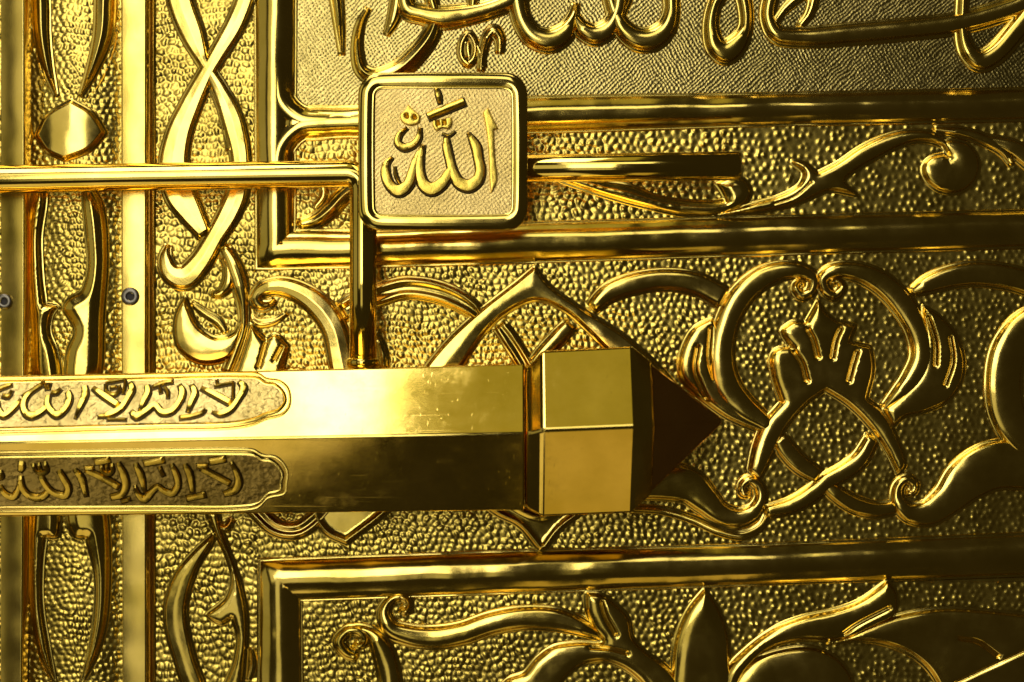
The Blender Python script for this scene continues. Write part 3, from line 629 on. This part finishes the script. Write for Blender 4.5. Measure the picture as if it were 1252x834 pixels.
# ------------------------------------------------------------------ the sliding bolt
HB = 96; HF = 128; mb = level_map(HF)
bolt = thing('door_bolt', 'polished six sided golden bolt with pointed dark tip and engraved Arabic cartouches', 'door bolt', mb(400, 535, HB))
def sect(x, yt, yr, yb):
    """cross-section of the bar: top edge, front ridge, bottom edge (as heights in the picture), and the rear edges"""
    R = (yb - yt) / 2; mid = (yt + yb) / 2
    return [(x, yt, HB + .38 * R), (x, yr, HB + 1.0 * R), (x, yb, HB + .34 * R), (x, yb - .04 * R, HB - .6 * R), (x, mid, HB - .85 * R), (x, yt + .04 * R, HB - .6 * R)]
def edge_y(x):    # measured outline of the bar
    a = 461 - 15.5 * x / 640; b = 632 - 8 * x / 640
    return a, a + .458 * (b - a), b
def loft(name, secs, mat, parent, mp, tip=None, bevel=.0007, capa=True, capb=True):
    V = [mp(*p) for s_ in secs for p in s_]; F = []; n = len(secs[0])
    for i in range(len(secs) - 1):
        for k in range(n): F.append((i * n + k, i * n + (k + 1) % n, (i + 1) * n + (k + 1) % n, (i + 1) * n + k))
    if capa: F.append(tuple(range(n))[::-1])
    if tip is not None:
        V.append(mp(*tip)); t_ = len(V) - 1; b0 = (len(secs) - 1) * n
        F += [(b0 + k, b0 + (k + 1) % n, t_) for k in range(n)]
    elif capb: F.append(tuple(range((len(secs) - 1) * n, len(secs) * n)))
    o = part(name, V, F, mat, parent, smooth=False, bevel=bevel)
    import bmesh
    bm = bmesh.new(); bm.from_mesh(o.data); bmesh.ops.recalc_face_normals(bm, faces=bm.faces); bm.to_mesh(o.data); bm.free()
    return o
bar = loft('bar', [sect(-190, *edge_y(-190)), sect(641, *edge_y(641))], M_BOLT, bolt, mb, bevel=.0011)
head = loft('head', [sect(642, 449, 528.5, 619), sect(648, 446, 527.5, 624), sect(662.2, 429, 523, 631.5), sect(773, 423.5, 518.5, 627), sect(797, 443, 517.5, 604)], M_BOLT, bolt, mb, bevel=.0017)
loft('pointed_tip', [sect(797.2, 446, 517.5, 601)], M_TIP, bolt, mb, tip=(889, 515.5, HB + 8), capa=False, bevel=.0013)

# the engraved cartouches, laid on the two front faces
def facet_map(up):
    def f(x, y, h):
        yt, yr, yb = edge_y(x); s_ = sect(x, yt, yr, yb)
        a, b = (np.array(s_[0]), np.array(s_[1])) if up else (np.array(s_[1]), np.array(s_[2]))
        t = (y - a[1]) / (b[1] - a[1]); p = a + (b - a) * t; p[0] = x
        d = b - a; nr = np.array([0, -d[2], d[1]]); nr /= np.linalg.norm(nr)
        if nr[2] < 0: nr = -nr
        q = p + nr * h
        return mb(*q)
    return f
FU, FL = facet_map(True), facet_map(False)
def cartouche(mp, yt, yb, ym, tipx, label):
    # yt(x), yb(x): centre lines of the rim above and below
    xs = [-170, -80, 0, 100, 200, 290]
    up = [(x, yt(x)) for x in xs]; lo = [(x, yb(x)) for x in xs][::-1]
    e1 = [(316, yt(316) + 2), (326, yt(326) + 8), (337, yt(337) + 10), (348, ym - 9), (tipx, ym + 1), (344, ym + 11), (329, ym + 16), (316, yb(316) - 4)]
    path = up + e1 + lo
    fld = leaf('engraved_field', path, M_WORN, bar, H=1.0, W=4, kind='flat', z0=.25, skirt=0, mp=mp, wob=.5, grid=5, label=label)
    ribbon('cartouche_rim', [(x, y, 2.9) for x, y in path], M_RAIL, bar, H=3.6, kind='round', z0=.3, skirt=0, mp=mp, wob=.2, ends=False)
    s_ = 6.0; cy = ym
    outp = []
    for x, y in path:
        outp.append((x + (s_ if x > 330 else 0), y + (-s_ if y < cy else s_) * (.95 if x < 330 else .75), 2.0))
    ribbon('cartouche_rim', outp, M_RAIL, bar, H=2.2, kind='round', z0=.2, skirt=0, mp=mp, wob=.2, ends=False)
    return fld
f1 = cartouche(FU, lambda x: 467.5 - .020 * x, lambda x: 523 - .026 * x, 489, 351, 'pale worn engraved field')
f2 = cartouche(FL, lambda x: 556 - .026 * x * .5, lambda x: 619 - .004 * x, 586, 346, 'dark worn engraved field')
def ins(mp, par, strokes):
    for st in strokes:
        st = [(x, y, w_ * 1.2 + .2) for x, y, w_ in st]
        ribbon('shade_edge', [(x + .5, y + .7, w_ + 1.2) for x, y, w_ in st], M_LETTER_SHADE, bar, H=.6, kind='flat', z0=1.5, skirt=0, mp=mp, wob=.05, step=2.6, taperH=1)  # shade outline put in as a dark ribbon beside the letter
        ribbon('letter_stroke', st, M_LETTER, bar, H=4.2, kind='flat', z0=1.0, skirt=0, mp=mp, wob=.15, step=1.8, taperH=1.5)
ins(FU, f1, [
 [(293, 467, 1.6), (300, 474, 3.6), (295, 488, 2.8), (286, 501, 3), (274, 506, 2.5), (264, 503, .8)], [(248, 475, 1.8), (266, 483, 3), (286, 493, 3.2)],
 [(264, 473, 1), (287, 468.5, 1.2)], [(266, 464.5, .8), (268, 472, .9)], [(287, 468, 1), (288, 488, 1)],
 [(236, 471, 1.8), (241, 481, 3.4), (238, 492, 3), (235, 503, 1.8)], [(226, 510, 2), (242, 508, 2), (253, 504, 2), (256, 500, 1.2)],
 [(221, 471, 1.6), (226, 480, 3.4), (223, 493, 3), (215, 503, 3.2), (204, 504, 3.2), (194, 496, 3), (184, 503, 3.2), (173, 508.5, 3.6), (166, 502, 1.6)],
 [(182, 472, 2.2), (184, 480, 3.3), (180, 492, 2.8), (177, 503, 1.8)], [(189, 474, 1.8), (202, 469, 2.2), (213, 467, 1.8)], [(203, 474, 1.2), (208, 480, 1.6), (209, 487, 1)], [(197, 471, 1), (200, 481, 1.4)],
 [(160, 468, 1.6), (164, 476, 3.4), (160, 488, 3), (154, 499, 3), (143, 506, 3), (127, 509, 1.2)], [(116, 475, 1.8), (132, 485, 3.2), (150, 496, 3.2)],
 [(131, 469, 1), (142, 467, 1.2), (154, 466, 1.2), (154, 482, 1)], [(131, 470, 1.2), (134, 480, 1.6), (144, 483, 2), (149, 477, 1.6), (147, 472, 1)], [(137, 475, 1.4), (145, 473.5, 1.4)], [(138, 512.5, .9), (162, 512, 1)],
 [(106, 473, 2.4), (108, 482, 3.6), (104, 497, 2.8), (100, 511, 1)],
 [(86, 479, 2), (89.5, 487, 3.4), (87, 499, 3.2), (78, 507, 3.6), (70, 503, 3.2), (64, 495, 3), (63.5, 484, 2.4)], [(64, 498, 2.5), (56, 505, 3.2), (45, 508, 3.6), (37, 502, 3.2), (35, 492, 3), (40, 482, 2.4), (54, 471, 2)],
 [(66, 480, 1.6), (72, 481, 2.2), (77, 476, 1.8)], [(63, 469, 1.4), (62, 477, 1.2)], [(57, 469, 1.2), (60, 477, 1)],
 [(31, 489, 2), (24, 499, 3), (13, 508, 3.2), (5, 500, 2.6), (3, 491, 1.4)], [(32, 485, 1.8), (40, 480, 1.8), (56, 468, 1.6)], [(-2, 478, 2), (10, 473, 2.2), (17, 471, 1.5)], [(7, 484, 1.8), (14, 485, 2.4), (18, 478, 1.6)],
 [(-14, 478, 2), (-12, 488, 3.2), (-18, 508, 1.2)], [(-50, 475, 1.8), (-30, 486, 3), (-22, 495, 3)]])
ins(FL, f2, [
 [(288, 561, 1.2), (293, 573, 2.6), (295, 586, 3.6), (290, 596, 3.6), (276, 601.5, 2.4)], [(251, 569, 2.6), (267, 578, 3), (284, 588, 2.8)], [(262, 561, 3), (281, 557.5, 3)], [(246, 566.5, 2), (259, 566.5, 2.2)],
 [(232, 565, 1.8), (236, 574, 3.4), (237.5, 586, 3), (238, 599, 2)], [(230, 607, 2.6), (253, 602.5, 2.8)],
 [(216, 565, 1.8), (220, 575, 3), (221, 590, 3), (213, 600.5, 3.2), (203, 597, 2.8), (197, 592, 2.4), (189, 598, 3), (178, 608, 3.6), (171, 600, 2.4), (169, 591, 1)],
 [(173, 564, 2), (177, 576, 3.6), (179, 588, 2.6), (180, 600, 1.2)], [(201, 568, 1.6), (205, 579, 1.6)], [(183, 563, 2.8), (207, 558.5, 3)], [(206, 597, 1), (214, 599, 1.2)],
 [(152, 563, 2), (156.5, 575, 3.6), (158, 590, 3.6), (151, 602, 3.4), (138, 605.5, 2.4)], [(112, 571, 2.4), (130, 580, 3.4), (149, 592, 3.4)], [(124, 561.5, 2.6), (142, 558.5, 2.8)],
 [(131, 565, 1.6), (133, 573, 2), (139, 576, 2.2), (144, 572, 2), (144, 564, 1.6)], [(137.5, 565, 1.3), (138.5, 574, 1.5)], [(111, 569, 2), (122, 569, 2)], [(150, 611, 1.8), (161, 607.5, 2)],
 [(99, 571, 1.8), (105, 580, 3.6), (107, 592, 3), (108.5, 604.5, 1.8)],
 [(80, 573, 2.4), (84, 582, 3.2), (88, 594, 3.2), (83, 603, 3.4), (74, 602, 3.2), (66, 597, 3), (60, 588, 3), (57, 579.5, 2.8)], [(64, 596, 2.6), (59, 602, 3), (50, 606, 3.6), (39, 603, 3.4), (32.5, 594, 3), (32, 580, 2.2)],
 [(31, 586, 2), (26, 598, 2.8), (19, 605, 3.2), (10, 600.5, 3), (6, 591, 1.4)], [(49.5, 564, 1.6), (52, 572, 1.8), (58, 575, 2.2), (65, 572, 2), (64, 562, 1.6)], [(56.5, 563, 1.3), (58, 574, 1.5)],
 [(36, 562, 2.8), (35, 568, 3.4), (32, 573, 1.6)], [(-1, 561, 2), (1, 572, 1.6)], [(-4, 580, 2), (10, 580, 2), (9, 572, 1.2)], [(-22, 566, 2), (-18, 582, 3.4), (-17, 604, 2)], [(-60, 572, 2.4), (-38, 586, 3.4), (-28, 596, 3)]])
for o in list(bpy.data.objects):
    if o.type == 'MESH' and o.name.startswith('rail_tube'): pass
